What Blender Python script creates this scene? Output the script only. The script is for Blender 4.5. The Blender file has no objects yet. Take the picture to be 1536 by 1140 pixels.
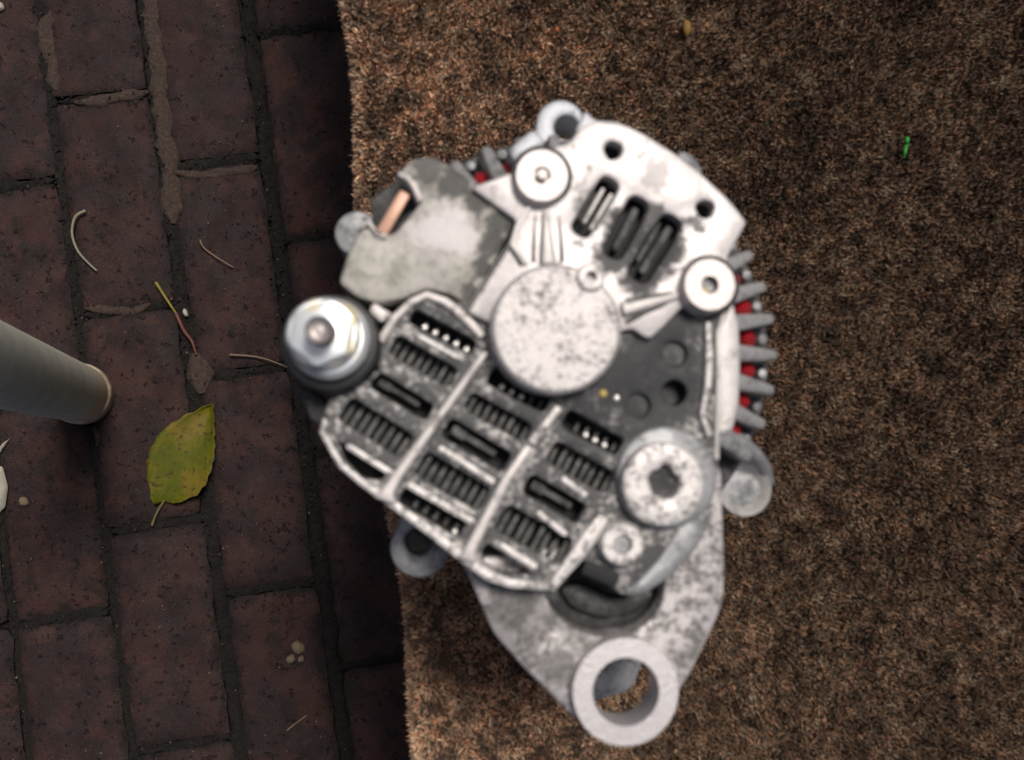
import bpy, bmesh, math, random
import numpy as np
from mathutils import Vector, Matrix, Quaternion, noise
from mathutils.geometry import delaunay_2d_cdt

random.seed(7)
rng = np.random.default_rng(11)
scene = bpy.context.scene
COL = scene.collection

# ------------------------------------------------------------------ camera
H = 0.945                      # camera height above the brick paving (m)
W0, H0, F = 1536.0, 1140.0, 1500.0
cam_d = bpy.data.cameras.new('camera')
cam = bpy.data.objects.new('camera', cam_d)
COL.objects.link(cam)
cam_d.sensor_width = 36.0
cam_d.lens = F / W0 * 36.0
cam_d.clip_start, cam_d.clip_end = 0.01, 50.0
nadir = Vector(((640 - 768) / F, (570 - 640) / F, -1)).normalized()
QC = nadir.rotation_difference(Vector((0, 0, -1)))
cam.rotation_mode = 'QUATERNION'
cam.rotation_quaternion = QC
cam.location = (0, 0, H)
cam_d.dof.use_dof = True
cam_d.dof.focus_distance = 0.77
cam_d.dof.aperture_fstop = cam_d.lens / 3.3
scene.camera = cam

# ------------------------------------------------------------------ light
SUN_EL, SUN_AZ = math.radians(69), math.radians(64)     # az: from +X towards +Y
world = bpy.data.worlds.new('World'); scene.world = world
world.use_nodes = True
wn = world.node_tree.nodes; wl = world.node_tree.links
wn.clear()
sky = wn.new('ShaderNodeTexSky'); sky.sky_type = 'NISHITA'; sky.sun_disc = False
sky.sun_elevation = SUN_EL; sky.sun_rotation = math.pi / 2 - SUN_AZ
sky.dust_density = 6.0; sky.air_density = 0.7; sky.ozone_density = 1.0
bg = wn.new('ShaderNodeBackground'); bg.inputs['Strength'].default_value = 0.05
wo = wn.new('ShaderNodeOutputWorld')
wl.new(sky.outputs[0], bg.inputs[0]); wl.new(bg.outputs[0], wo.inputs[0])
sun_d = bpy.data.lights.new('sun', 'SUN'); sun_d.energy = 2.3
sun_d.angle = math.radians(14); sun_d.color = (1.0, 0.93, 0.86)
sun = bpy.data.objects.new('sun', sun_d); COL.objects.link(sun)
sdir = Vector((math.cos(SUN_EL) * math.cos(SUN_AZ), math.cos(SUN_EL) * math.sin(SUN_AZ), math.sin(SUN_EL)))
sun.rotation_euler = sdir.to_track_quat('Z', 'Y').to_euler()
sun.location = sdir * 3
vs = scene.view_settings
vs.view_transform = 'Standard'; vs.look = 'None'; vs.gamma = 1.0
vs.use_curve_mapping = False; vs.exposure = 0.2

# ------------------------------------------------------------------ survey helpers
def P(x, y, z):
    """point of the place at height z, measured off the photograph"""
    d = QC @ Vector(((x - 768) / F, (570 - y) / F, -1.0))
    t = (z - H) / d.z
    return Vector((d.x * t, d.y * t, z))
def S(z):                       # metres per photograph pixel at height z
    return (H - z) / F

# ------------------------------------------------------------------ mesh helpers
def smooth(me, ang=35):
    for p in me.polygons: p.use_smooth = True
    me.set_sharp_from_angle(angle=math.radians(ang))
def link(name, me, mat, parent=None):
    o = bpy.data.objects.new(name, me)
    COL.objects.link(o)
    if mat is not None:
        me.materials.clear(); me.materials.append(mat)
    o.parent = parent
    return o
def empty(name, loc):
    o = bpy.data.objects.new(name, None); COL.objects.link(o); o.location = loc
    o.empty_display_size = 0.02
    return o
def tag(o, label=None, cat=None, group=None, kind=None):
    if label: o['label'] = label
    if cat: o['category'] = cat
    if group: o['group'] = group
    if kind: o['kind'] = kind
    return o
def rounded(pts, r, n=4):
    """round the corners of a closed polygon"""
    out = []; N = len(pts)
    for i in range(N):
        a, b, c = Vector(pts[i-1]), Vector(pts[i]), Vector(pts[(i+1) % N])
        u, v = a - b, c - b
        lu, lv = u.length, v.length
        if lu < 1e-9 or lv < 1e-9: continue
        t = min(r, lu * 0.45, lv * 0.45)
        p0, p2 = b + u / lu * t, b + v / lv * t
        for k in range(n + 1):
            s = k / n
            out.append(((1-s)**2) * p0 + 2*s*(1-s) * b + s*s * p2)
    return out
def slab(name, outer, holes, z0, z1, bev, mat, parent=None, org=(0, 0, 0), ang=35):
    """plate with holes: xy loops in world metres, from z0 up to z1, edges eased by bev"""
    loops = [[Vector((p[0] - org[0], p[1] - org[1])) for p in lp] for lp in [outer] + list(holes)]
    def area(lp): return sum(lp[i-1].x * lp[i].y - lp[i].x * lp[i-1].y for i in range(len(lp)))
    clean = []
    for i, lp in enumerate(loops):
        lp = [p for k, p in enumerate(lp) if (p - lp[k-1]).length > 2e-5]
        if (area(lp) > 0) != (i == 0): lp = lp[::-1]          # material always on the left
        clean.append(lp)
    def inset(lp, d):
        out = []; n = len(lp)
        for i in range(n):
            e1, e2 = (lp[i] - lp[i-1]).normalized(), (lp[(i+1) % n] - lp[i]).normalized()
            m = Vector((-e1.y - e2.y, e1.x + e2.x))
            m = m.normalized() if m.length > 1e-6 else Vector((-e1.y, e1.x))
            k = max(0.5, m.dot(Vector((-e1.y, e1.x))))
            out.append(lp[i] + m * min(d / k, 1.5 * d))
        return out
    bev = min(bev, (z1 - z0) * 0.45)
    levels = [(0, z0), (0, z1 - bev), (bev * .3, z1 - bev * .3), (bev, z1)] if bev > 0 else [(0, z0), (0, z1)]
    vs_, fs = [], []
    for lp in clean:
        n = len(lp); b0 = len(vs_)
        for d, z in levels:
            vs_ += [(p.x, p.y, z - org[2]) for p in (inset(lp, d) if d else lp)]
        for k in range(len(levels) - 1):
            for i in range(n):
                j = (i + 1) % n
                fs.append((b0 + k*n + i, b0 + k*n + j, b0 + (k+1)*n + j, b0 + (k+1)*n + i))
    def inside(p, lp):
        c = False
        for i in range(len(lp)):
            q, r = lp[i-1], lp[i]
            if (q.y > p.y) != (r.y > p.y) and p.x < (r.x - q.x) * (p.y - q.y) / (r.y - q.y) + q.x: c = not c
        return c
    for d, z, up in ((levels[-1][0], z1, True), (0, z0, False)):
        lps = [inset(lp, d) if d else lp for lp in clean]
        pts, eds = [], []
        for lp in lps:
            k = len(pts); pts += [p * 1000 for p in lp]; eds += [(k + i, k + (i + 1) % len(lp)) for i in range(len(lp))]
        ov, oe, of, *_ = delaunay_2d_cdt(pts, eds, [], 0, 1e-5)
        b0 = len(vs_); vs_ += [(p.x / 1000, p.y / 1000, z - org[2]) for p in ov]
        for f in of:
            c = sum((ov[i] for i in f), Vector((0, 0))) / len(f) / 1000
            if inside(c, lps[0]) and not any(inside(c, h) for h in lps[1:]):
                fs.append(tuple(b0 + i for i in (f if up else f[::-1])))
    me = bpy.data.meshes.new(name); me.from_pydata(vs_, [], fs)
    bm = bmesh.new(); bm.from_mesh(me); bmesh.ops.remove_doubles(bm, verts=bm.verts, dist=1e-6)
    bmesh.ops.dissolve_degenerate(bm, edges=bm.edges, dist=1e-7)
    bmesh.ops.recalc_face_normals(bm, faces=bm.faces); bm.to_mesh(me); bm.free()
    smooth(me, ang)
    return link(name, me, mat, parent)
def lathe(name, c, prof, mat, parent=None, org=(0, 0, 0), n=48, ang=35, close=False):
    """turned part round the vertical axis through c; prof = [(r, z)] from inside-top outwards"""
    vs_, fs = [], []
    m = len(prof)
    for i in range(n):
        a = 2 * math.pi * i / n
        for r, z in prof:
            vs_.append((c[0] + r * math.cos(a) - org[0], c[1] + r * math.sin(a) - org[1], z - org[2]))
    for i in range(n):
        j = (i + 1) % n
        for k in range(m if close else m - 1):
            k2 = (k + 1) % m
            fs.append((i*m + k, i*m + k2, j*m + k2, j*m + k))
    me = bpy.data.meshes.new(name); me.from_pydata(vs_, [], fs)
    bm = bmesh.new(); bm.from_mesh(me)
    bmesh.ops.remove_doubles(bm, verts=bm.verts, dist=1e-6)
    bmesh.ops.recalc_face_normals(bm, faces=bm.faces)
    bm.to_mesh(me); bm.free()
    smooth(me, ang)
    return link(name, me, mat, parent)
def tube(name, pts, rads, mat, parent=None, org=(0, 0, 0), n=10):
    pts = [Vector(p) - Vector(org) for p in pts]
    vs_, fs = [], []
    up = Vector((0.13, 0.21, 0.97))
    for i, p in enumerate(pts):
        t = (pts[min(i+1, len(pts)-1)] - pts[max(i-1, 0)]).normalized()
        a = t.cross(up)
        if a.length < 1e-3: a = t.cross(Vector((1, 0, 0)))
        a.normalize(); b = t.cross(a)
        r = rads[i] if isinstance(rads, (list, tuple)) else rads
        for k in range(n):
            th = 2 * math.pi * k / n
            vs_.append(p + a * (r * math.cos(th)) + b * (r * math.sin(th)))
    for i in range(len(pts) - 1):
        for k in range(n):
            k2 = (k + 1) % n
            fs.append((i*n + k, i*n + k2, (i+1)*n + k2, (i+1)*n + k))
    fs.append(tuple(range(n))); fs.append(tuple(range((len(pts)-1)*n, len(pts)*n)))
    me = bpy.data.meshes.new(name); me.from_pydata(vs_, [], fs)
    bm = bmesh.new(); bm.from_mesh(me); bmesh.ops.recalc_face_normals(bm, faces=bm.faces); bm.to_mesh(me); bm.free()
    smooth(me, 50)
    return link(name, me, mat, parent)
def hexa(name, b4, t4, mat, parent=None, org=(0, 0, 0), bev=0.0006):
    """eight-cornered block: four bottom and four top corners"""
    o = Vector(org)
    vs_ = [Vector(p) - o for p in b4] + [Vector(p) - o for p in t4]
    fs = [(3, 2, 1, 0), (4, 5, 6, 7)] + [(i, (i+1) % 4, 4 + (i+1) % 4, 4 + i) for i in range(4)]
    me = bpy.data.meshes.new(name); me.from_pydata(vs_, [], fs)
    bm = bmesh.new(); bm.from_mesh(me)
    if bev: bmesh.ops.bevel(bm, geom=bm.edges[:], offset=bev, segments=2, affect='EDGES', profile=0.6)
    bmesh.ops.recalc_face_normals(bm, faces=bm.faces); bm.to_mesh(me); bm.free()
    smooth(me, 40)
    return link(name, me, mat, parent)
def poly(pts, z): return [P(x, y, z).to_2d() for x, y in pts]
def circ(x, y, r, z, n=32, wob=0.0, seed=0):
    c = P(x, y, z); s = S(z)
    R = random.Random(seed)
    ks = [R.uniform(0, 6.28) for _ in range(3)]
    return [Vector((c.x + r*s*(1 + wob*(math.sin(3*t+ks[0]) + 0.7*math.sin(5*t+ks[1]) + .5*math.sin(8*t+ks[2]))) * math.cos(t),
                    c.y + r*s*(1 + wob*(math.sin(3*t+ks[0]) + 0.7*math.sin(5*t+ks[1]) + .5*math.sin(8*t+ks[2]))) * math.sin(t)))
            for t in [2*math.pi*k/n for k in range(n)]]
def stadium(x0, y0, x1, y1, w, z, n=8, sq=None):
    """slot between two photograph points (ends included), width w pixels"""
    a, b = P(x0, y0, z).to_2d(), P(x1, y1, z).to_2d()
    u = (b - a).normalized(); v = Vector((-u.y, u.x)); h = w * S(z) / 2
    if sq is None: sq = h * 0.95
    else: sq = sq * S(z)
    return rounded([a + v*h, a - v*h, b - v*h, b + v*h], sq, n)
def strip(path, w, z):
    """polygon of a bar of width w pixels along a photograph path; w may be a list"""
    p = [P(x, y, z).to_2d() for x, y in path]; L, Rr = [], []
    for i in range(len(p)):
        t = (p[min(i+1, len(p)-1)] - p[max(i-1, 0)]).normalized(); v = Vector((-t.y, t.x))
        ww = (w[i] if isinstance(w, (list, tuple)) else w) * S(z) / 2
        L.append(p[i] + v * ww); Rr.append(p[i] - v * ww)
    return L + Rr[::-1]

# ------------------------------------------------------------------ materials
class NT:
    def __init__(s, name):
        s.m = bpy.data.materials.new(name); s.m.use_nodes = True
        s.t = s.m.node_tree; s.n = s.t.nodes; s.n.clear()
        s.out = s.n.new('ShaderNodeOutputMaterial'); s.b = s.n.new('ShaderNodeBsdfPrincipled')
        s.t.links.new(s.b.outputs[0], s.out.inputs[0])
        s.tc = s.n.new('ShaderNodeTexCoord')
    def l(s, a, b): s.t.links.new(a, b)
    def noise(s, scale, detail=4, rough=0.6, co=None, dist=0.0):
        n = s.n.new('ShaderNodeTexNoise'); n.inputs['Scale'].default_value = scale
        n.inputs['Detail'].default_value = detail; n.inputs['Roughness'].default_value = rough
        n.inputs['Distortion'].default_value = dist
        s.l(co or s.tc.outputs['Object'], n.inputs['Vector']); return n.outputs['Fac']
    def ramp(s, f, lo, hi, a=0.0, b=1.0):
        n = s.n.new('ShaderNodeMapRange'); n.interpolation_type = 'SMOOTHSTEP'
        s.l(f, n.inputs[0])
        for i, v in zip((1, 2, 3, 4), (lo, hi, a, b)): n.inputs[i].default_value = v
        return n.outputs[0]
    def math(s, op, a, b=0.0, clamp=False):
        n = s.n.new('ShaderNodeMath'); n.operation = op; n.use_clamp = clamp
        for i, v in enumerate((a, b)):
            if isinstance(v, (int, float)): n.inputs[i].default_value = v
            else: s.l(v, n.inputs[i])
        return n.outputs[0]
    def mix(s, f, a, b, mode='MIX'):
        n = s.n.new('ShaderNodeMix'); n.data_type = 'RGBA'; n.blend_type = mode
        if isinstance(f, (int, float)): n.inputs[0].default_value = f
        else: s.l(f, n.inputs[0])
        for sock, v in ((n.inputs[6], a), (n.inputs[7], b)):
            if isinstance(v, (tuple, list)): sock.default_value = (*v[:3], 1)
            else: s.l(v, sock)
        return n.outputs[2]
    def bump(s, h, strength, dist):
        n = s.n.new('ShaderNodeBump'); n.inputs['Strength'].default_value = strength
        n.inputs['Distance'].default_value = dist; s.l(h, n.inputs['Height'])
        s.l(n.outputs[0], s.b.inputs['Normal']); return n
    def set(s, **k):
        for a, v in k.items():
            a = a.replace('_', ' ')
            so = s.b.inputs[a]
            if isinstance(v, (int, float)): so.default_value = v
            elif isinstance(v, (tuple, list)): so.default_value = (*v[:3], 1)
            else: s.l(v, so)
        return s.m

BASE_Z = 0.450                    # carpet backing level under the pile
ZR = 0.622                        # rear face of the alternator
AX = P(835, 493, ZR + 0.006)      # rotor axis
BASE = Vector((AX.x, AX.y, BASE_Z + 0.004))
def rel(x, y, z): return P(x, y, z) - BASE

def cast(name, light, dark, cover=0.5, soft=0.12, coarse=70, fine=420, metallic=0.35, rough=0.5, stains_shade=(), speck=0.0, fleck=0.35, wear=(), bare=(0.74, 0.71, 0.70), grease_shade=(0.026, 0.027, 0.029)):
    """weathered cast aluminium: pale metal, grime lodged in the skin, local dark spots for greasy dirt and painted shade (x, y, z, radius px, depth)"""
    t = NT(name)
    n1 = t.noise(coarse, 5, 0.65); n2 = t.noise(fine, 4, 0.7)
    mixn = t.math('ADD', t.math('MULTIPLY', n1, 1 - fleck), t.math('MULTIPLY', n2, fleck))
    m = t.ramp(mixn, cover - soft, cover + soft, 1.0, 0.0)       # 1 = grime
    if stains_shade:
        wob = t.math('MULTIPLY', t.math('SUBTRACT', t.noise(190, 8, 0.8), 0.5), 0.020)
        st = None
        for (x, y, z, r, d) in stains_shade:
            v = t.n.new('ShaderNodeVectorMath'); v.operation = 'DISTANCE'
            t.l(t.tc.outputs['Object'], v.inputs[0]); v.inputs[1].default_value = rel(x, y, z)
            dd = t.math('ADD', v.outputs['Value'], wob)
            rr = r * S(z)
            q = t.ramp(dd, rr * 0.6, rr * 1.02, d, 0.0)
            st = q if st is None else t.math('MAXIMUM', st, q)
    if speck:
        sp = t.ramp(t.noise(900, 2, 0.5), 0.60, 0.68, 0.0, speck)
        m = t.math('MAXIMUM', m, t.math('MULTIPLY', sp, t.ramp(n1, 0.42, 0.58)))
    n3 = t.noise(1500, 2, 0.5)
    c = t.mix(m, light, dark)
    if stains_shade:
        c = t.mix(st, c, grease_shade); m = t.math('MAXIMUM', m, st)
    for (x, y, z, r, d) in wear:                                 # rubbed-bare patches
        v = t.n.new('ShaderNodeVectorMath'); v.operation = 'DISTANCE'
        t.l(t.tc.outputs['Object'], v.inputs[0]); v.inputs[1].default_value = rel(x, y, z)
        dd = t.math('ADD', v.outputs['Value'], t.math('MULTIPLY', t.math('SUBTRACT', t.noise(130, 5, 0.75), 0.5), 0.020))
        rr = r * S(z); w_ = t.ramp(dd, rr * 0.55, rr * 1.1, d, 0.0)
        c = t.mix(w_, c, bare)
    c = t.mix(t.math('MULTIPLY', n3, 0.25), c, (0.02, 0.02, 0.02))
    t.bump(t.math('ADD', n2, t.math('MULTIPLY', n3, 0.4)), 0.35, 0.0006)
    return t.set(Base_Color=c, Metallic=t.math('MULTIPLY', t.math('SUBTRACT', 1.0, m), metallic),
                 Roughness=t.ramp(m, 0, 1, rough, 0.62))
def plain(name, col, rough=0.5, metallic=0.0, var=0.3, scale=200, bump=0.2):
    t = NT(name); n = t.noise(scale, 4, 0.6)
    c = t.mix(t.math('MULTIPLY', n, var), col, tuple(x * 0.25 for x in col))
    if bump: t.bump(n, bump, 0.0005)
    return t.set(Base_Color=c, Roughness=rough, Metallic=metallic)

WHITE = (0.64, 0.61, 0.605); GREY = (0.22, 0.22, 0.225); GREASE = (0.03, 0.033, 0.037)
M = {}
M['plate'] = cast('pale cast plate', WHITE, (0.10, 0.10, 0.098), 0.39, 0.07, 70, 420, metallic=0.45, rough=0.45, stains_shade=[
    (942, 345, ZR, 46, .97), (985, 372, ZR, 54, .98), (960, 415, ZR, 40, .95), (922, 385, ZR, 36, .9), (892, 315, ZR, 36, .6), (980, 330, ZR, 32, .85),
    (985, 262, ZR, 30, .30), (1045, 335, ZR, 18, .7), (895, 405, ZR, 22, .5)])
M['cap'] = cast('pitted bearing cap', (0.66, 0.635, 0.625), (0.20, 0.185, 0.175), 0.44, 0.07, 110, 700, speck=0.85, fleck=0.5)
M['washer'] = cast('pale machined boss', (0.62, 0.575, 0.555), (0.28, 0.24, 0.20), 0.30, 0.08, 120, 600, rough=0.4)
M['cover'] = cast('grimy grille cover', (0.46, 0.445, 0.43), (0.075, 0.076, 0.078), 0.55, 0.08, 130, 520, metallic=0.3, fleck=0.45, grease_shade=(0.020, 0.022, 0.025), stains_shade=[
    (985, 570, ZR, 105, .95), (930, 560, ZR, 70, .95), (1000, 490, ZR, 60, .9), (880, 630, ZR, 60, .75), (790, 600, ZR, 60, .6), (900, 700, ZR, 40, .6), (960, 640, ZR, 50, .8)])
M['rim'] = cast('worn bright rib', (0.74, 0.70, 0.68), (0.20, 0.185, 0.17), 0.42, 0.09, 170, 650, metallic=0.35)
M['rim_speckled'] = cast('speckled bright metal', (0.82, 0.79, 0.77), (0.10, 0.092, 0.085), 0.455, 0.09, 260, 700, metallic=0.35, fleck=0.5)
M['lug'] = cast('stained mounting lug', (0.64, 0.61, 0.61), (0.15, 0.145, 0.14), 0.49, 0.08, 150, 520, metallic=0.42, fleck=0.45, grease_shade=(0.10, 0.098, 0.095), stains_shade=[
    (765, 905, ZR - .014, 50, .75), (800, 935, ZR - .014, 40, .6), (838, 1000, ZR - .014, 34, .65), (760, 960, ZR - .014, 30, .5), (890, 930, ZR - .014, 70, .5)])
M['ring'] = cast('machined pivot ring', (0.80, 0.77, 0.77), (0.36, 0.33, 0.31), 0.33, 0.07, 160, 600, metallic=0.5, rough=0.32)
M['dark'] = cast('dark greasy casting', (0.085, 0.085, 0.085), (0.016, 0.017, 0.018), 0.54, 0.10, 120, 500, metallic=0.2)
M['sink'] = cast('heat sink metal', (0.13, 0.13, 0.125), (0.020, 0.020, 0.020), 0.48, 0.12, 300, 900, metallic=0.3)
M['tip'] = cast('shiny pin tip', (0.75, 0.74, 0.72), (0.3, 0.3, 0.3), 0.3, 0.1, 300, 900, metallic=0.6, rough=0.35)
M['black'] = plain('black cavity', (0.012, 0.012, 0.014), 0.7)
M['side'] = cast('grey bracket casting', (0.40, 0.41, 0.42), (0.10, 0.105, 0.11), 0.46, 0.12, 110, 420, metallic=0.4)
M['ear'] = cast('bluish grey ear', (0.50, 0.52, 0.56), (0.14, 0.14, 0.15), 0.36, 0.12, 110, 420, metallic=0.35)
M['finmetal'] = cast('silver rib casting', (0.50, 0.50, 0.50), (0.13, 0.13, 0.13), 0.46, 0.10, 120, 420, metallic=0.45, rough=0.42)
M['bright'] = cast('clean shoulder casting', (0.66, 0.64, 0.62), (0.22, 0.21, 0.2), 0.38, 0.12, 110, 420, metallic=0.35)
M['box'] = cast('weathered connector shell', (0.56, 0.545, 0.50), (0.24, 0.235, 0.20), 0.46, 0.14, 80, 420, metallic=0.15, rough=0.6, stains_shade=[  # spots along the right paint the shaded look of a sloping side
    (645, 250, ZR, 36, .8), (682, 268, ZR, 40, .9), (718, 296, ZR, 38, .92), (752, 330, ZR, 36, .92), (742, 368, ZR, 32, .9), (724, 402, ZR, 30, .9), (704, 440, ZR, 26, .85)], grease_shade=(0.045, 0.045, 0.043), wear=[(668, 345, ZR, 48, .95), (694, 360, ZR, 38, .95), (640, 340, ZR, 34, .7)])
M['pad'] = cast('bright worn patch', (0.74, 0.71, 0.70), (0.28, 0.27, 0.25), 0.42, 0.12, 120, 420, metallic=0.3)
M['copper'] = plain('dull copper terminal', (0.50, 0.29, 0.21), 0.45, 0.3, 0.25, 300)
M['coil'] = plain('red enamelled winding', (0.46, 0.02, 0.03), 0.15, 0.0, 0.8, 350, 0.5)
M['insul'] = plain('black rubber insulator', (0.012, 0.013, 0.016), 0.50, 0.0, 0.4, 300, 0.15)
M['stud'] = plain('brown steel stud', (0.44, 0.40, 0.39), 0.4, 0.6, 0.5, 600)
M['yellow'] = plain('yellow paint spot', (0.55, 0.40, 0.10), 0.5)
M['pulley'] = plain('blackened pulley steel', (0.10, 0.10, 0.105), 0.4, 0.7, 0.5, 200)
def zinc():
    t = NT('yellow passivated zinc')
    n = t.noise(90, 3, 0.5); f = t.n.new('ShaderNodeLayerWeight'); f.inputs[0].default_value = 0.35
    c = t.mix(t.ramp(n, 0.52, 0.68), (0.74, 0.79, 0.82), (0.78, 0.72, 0.52))
    t.bump(t.noise(700, 3, 0.6), 0.1, 0.0004)
    return t.set(Base_Color=c, Metallic=0.45, Roughness=0.30)
M['zinc'] = zinc()

# ------------------------------------------------------------------ paving
def brick_mat():
    t = NT('worn red paving brick')
    oi = t.n.new('ShaderNodeObjectInfo'); r = oi.outputs['Random']
    co = t.n.new('ShaderNodeVectorMath'); co.operation = 'ADD'
    t.l(t.tc.outputs['Object'], co.inputs[0])
    cm = t.n.new('ShaderNodeCombineXYZ'); t.l(t.math('MULTIPLY', r, 37.0), cm.inputs[0]); t.l(t.math('MULTIPLY', r, 11.0), cm.inputs[2])
    t.l(cm.outputs[0], co.inputs[1]); v = co.outputs[0]
    a = t.mix(r, (0.030, 0.016, 0.0165), (0.056, 0.025, 0.020))
    a = t.mix(t.ramp(t.noise(18, 4, 0.6, v), 0.40, 0.60), a, (0.022, 0.0135, 0.0145))
    a = t.mix(t.ramp(t.noise(30, 5, 0.7, v), 0.52, 0.72, 0, 0.8), a, (0.060, 0.026, 0.021))
    a = t.mix(t.ramp(t.noise(45, 5, 0.7, v, 0.6), 0.50, 0.64, 0, 0.85), a, (0.016, 0.012, 0.011))
    pit = t.ramp(t.noise(150, 4, 0.65, v), 0.61, 0.68)
    a = t.mix(t.math('MULTIPLY', pit, 0.85), a, (0.012, 0.009, 0.009))
    gr = t.noise(700, 3, 0.6, v)
    a = t.mix(t.ramp(gr, 0.56, 0.70, 0, 0.45), a, (0.11, 0.07, 0.055))
    a = t.mix(t.ramp(gr, 0.40, 0.30, 0, 0.4), a, (0.02, 0.014, 0.014))
    # soil ground into the worn margins of each brick, ragged
    sep = t.n.new('ShaderNodeSeparateXYZ'); t.l(t.tc.outputs['Object'], sep.inputs[0])
    ex = t.math('SUBTRACT', 0.0445, t.math('ABSOLUTE', sep.outputs[0])); ey = t.math('SUBTRACT', 0.095, t.math('ABSOLUTE', sep.outputs[1]))
    ed = t.math('ADD', t.math('MINIMUM', ex, ey), t.math('MULTIPLY', t.math('SUBTRACT', t.noise(60, 6, 0.75, v), 0.5), 0.040))
    a = t.mix(t.ramp(ed, -0.004, 0.0090, 0.9, 0.0), a, (0.011, 0.008, 0.0075))
    hgt = t.math('SUBTRACT', t.math('ADD', t.math('MULTIPLY', gr, 0.35), t.noise(120, 4, 0.7, v)), pit)
    t.bump(hgt, 0.9, 0.0020)
    return t.set(Base_Color=a, Roughness=t.ramp(t.noise(40, 3, 0.5, v), 0.35, 0.7, 0.68, 0.9), Specular_IOR_Level=0.25)
M['brick'] = brick_mat()
def soil_mat():
    t = NT('dark joint soil')
    n = t.noise(260, 5, 0.75); n2 = t.noise(25, 3, 0.5)
    a = t.mix(t.ramp(n, 0.42, 0.66), (0.0025, 0.002, 0.0018), (0.016, 0.0115, 0.009))
    a = t.mix(t.ramp(n2, 0.5, 0.7, 0, 0.5), a, (0.018, 0.013, 0.010))
    t.bump(n, 0.9, 0.004)
    return t.set(Base_Color=a, Roughness=0.95)
M['soil'] = soil_mat()
def sand_mat():
    t = NT('sandy mortar')
    n = t.noise(300, 5, 0.75); n2 = t.noise(60, 4, 0.6)
    a = t.mix(t.ramp(n, 0.4, 0.65), (0.034, 0.021, 0.017), (0.072, 0.049, 0.036))
    a = t.mix(t.ramp(n2, 0.5, 0.68, 0, 0.8), a, (0.05, 0.032, 0.027))
    t.bump(n, 0.7, 0.002)
    return t.set(Base_Color=a, Roughness=0.95)
M['sand'] = sand_mat()

gm = bpy.data.meshes.new('ground')
G = 60; gv = [(-4 + 8*i/G, -4 + 8*j/G, -0.012) for j in range(G+1) for i in range(G+1)]
gm.from_pydata(gv, [], [(j*(G+1)+i, j*(G+1)+i+1, (j+1)*(G+1)+i+1, (j+1)*(G+1)+i) for j in range(G) for i in range(G)])
ground = tag(link('ground', gm, M['soil']), kind='structure')

paving = tag(empty('brick_paving', (0, 0, 0)), kind='structure')
d_al = (P(362, 1128, 0) - P(216, 0, 0)).to_2d().normalized()      # along the brick rows, down the picture
n_ac = Vector((-d_al.y, d_al.x))                                  # across them, to the right
if n_ac.x < 0: n_ac = -n_ac
def off(x, y): return P(x, y, 0).to_2d().dot(n_ac)
def alo(x, y): return P(x, y, 0).to_2d().dot(d_al)
lines = [off(20, 960), (off(116, 468) + off(167, 907)) / 2, (off(239, 211) + off(325, 907)) / 2 + .002, (off(390, 176) + off(487, 886)) / 2]
gaps_j = [0.008, 0.009, 0.015, 0.016]
pit = 0.0985
lo = [lines[0] - pit * k for k in range(9, 0, -1)]; hi = [lines[-1] + pit * k for k in range(1, 4)]
edges = lo + lines + hi; jw = [random.uniform(.007, .012) for _ in lo] + gaps_j + [0.010] * len(hi)
PB = 0.2005
start = {len(lo): alo(60, 600), len(lo) + 1: alo(160, 468), len(lo) + 2: alo(335, 563), len(lo) + 3: alo(455, 357)}
def brick_mesh(seed):
    nx, ny, nz = 9, 18, 2
    bm = bmesh.new()
    bmesh.ops.create_cube(bm, size=1.0)
    me = bpy.data.meshes.new('brick')
    vs_, fs, idx = [], [], {}
    def vid(i, j, k):
        if (i, j, k) in idx: return idx[(i, j, k)]
        x, y, z = i/nx - .5, j/ny - .5, k/nz
        X, Y, Z = x * 0.089, y * 0.190, -0.05 + 0.05 * z
        # worn, rounded arrises with chips
        dx, dy = 0.0445 - abs(X), 0.095 - abs(Y)
        nn = noise.noise(Vector((X*40, Y*40, seed*7.1))); n2 = noise.noise(Vector((X*110, Y*110, seed*3.3 + 5)))
        e = min(dx, dy)
        r = 0.0055 + 0.005 * max(nn, 0)
        if k == nz and e < r: Z -= (1 - math.sqrt(max(0, 1 - (1 - e/r)**2))) * r * 0.55
        if k == nz: Z += 0.0010 * nn + 0.0007 * n2
        if e < 1e-6:
            s = 0.0024 * nn + 0.0022 * n2 - 0.001
            if dx < 1e-6: X += math.copysign(s, X)
            if dy < 1e-6: Y += math.copysign(s, Y)
            if dx < 1e-6 and dy < 1e-6: X -= math.copysign(.0016, X); Y -= math.copysign(.0016, Y)
        idx[(i, j, k)] = len(vs_); vs_.append((X, Y, Z)); return idx[(i, j, k)]
    xs = list(range(nx + 1)); ys = list(range(ny + 1))
    for i in range(nx):
        for j in range(ny): fs.append((vid(i, j, nz), vid(i+1, j, nz), vid(i+1, j+1, nz), vid(i, j+1, nz)))
    for k in range(nz):
        for i in range(nx):
            fs.append((vid(i, 0, k), vid(i+1, 0, k), vid(i+1, 0, k+1), vid(i, 0, k+1)))
            fs.append((vid(i+1, ny, k), vid(i, ny, k), vid(i, ny, k+1), vid(i+1, ny, k+1)))
        for j in range(ny):
            fs.append((vid(0, j+1, k), vid(0, j, k), vid(0, j, k+1), vid(0, j+1, k+1)))
            fs.append((vid(nx, j, k), vid(nx, j+1, k), vid(nx, j+1, k+1), vid(nx, j, k+1)))
    bm.free()
    me.from_pydata(vs_, [], fs); me.materials.append(M['brick']); smooth(me, 60)
    return me
variants = [brick_mesh(s) for s in range(10)]
ang = math.atan2(d_al.y, d_al.x) + math.pi / 2
rb = random.Random(3)
joints = []
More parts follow.
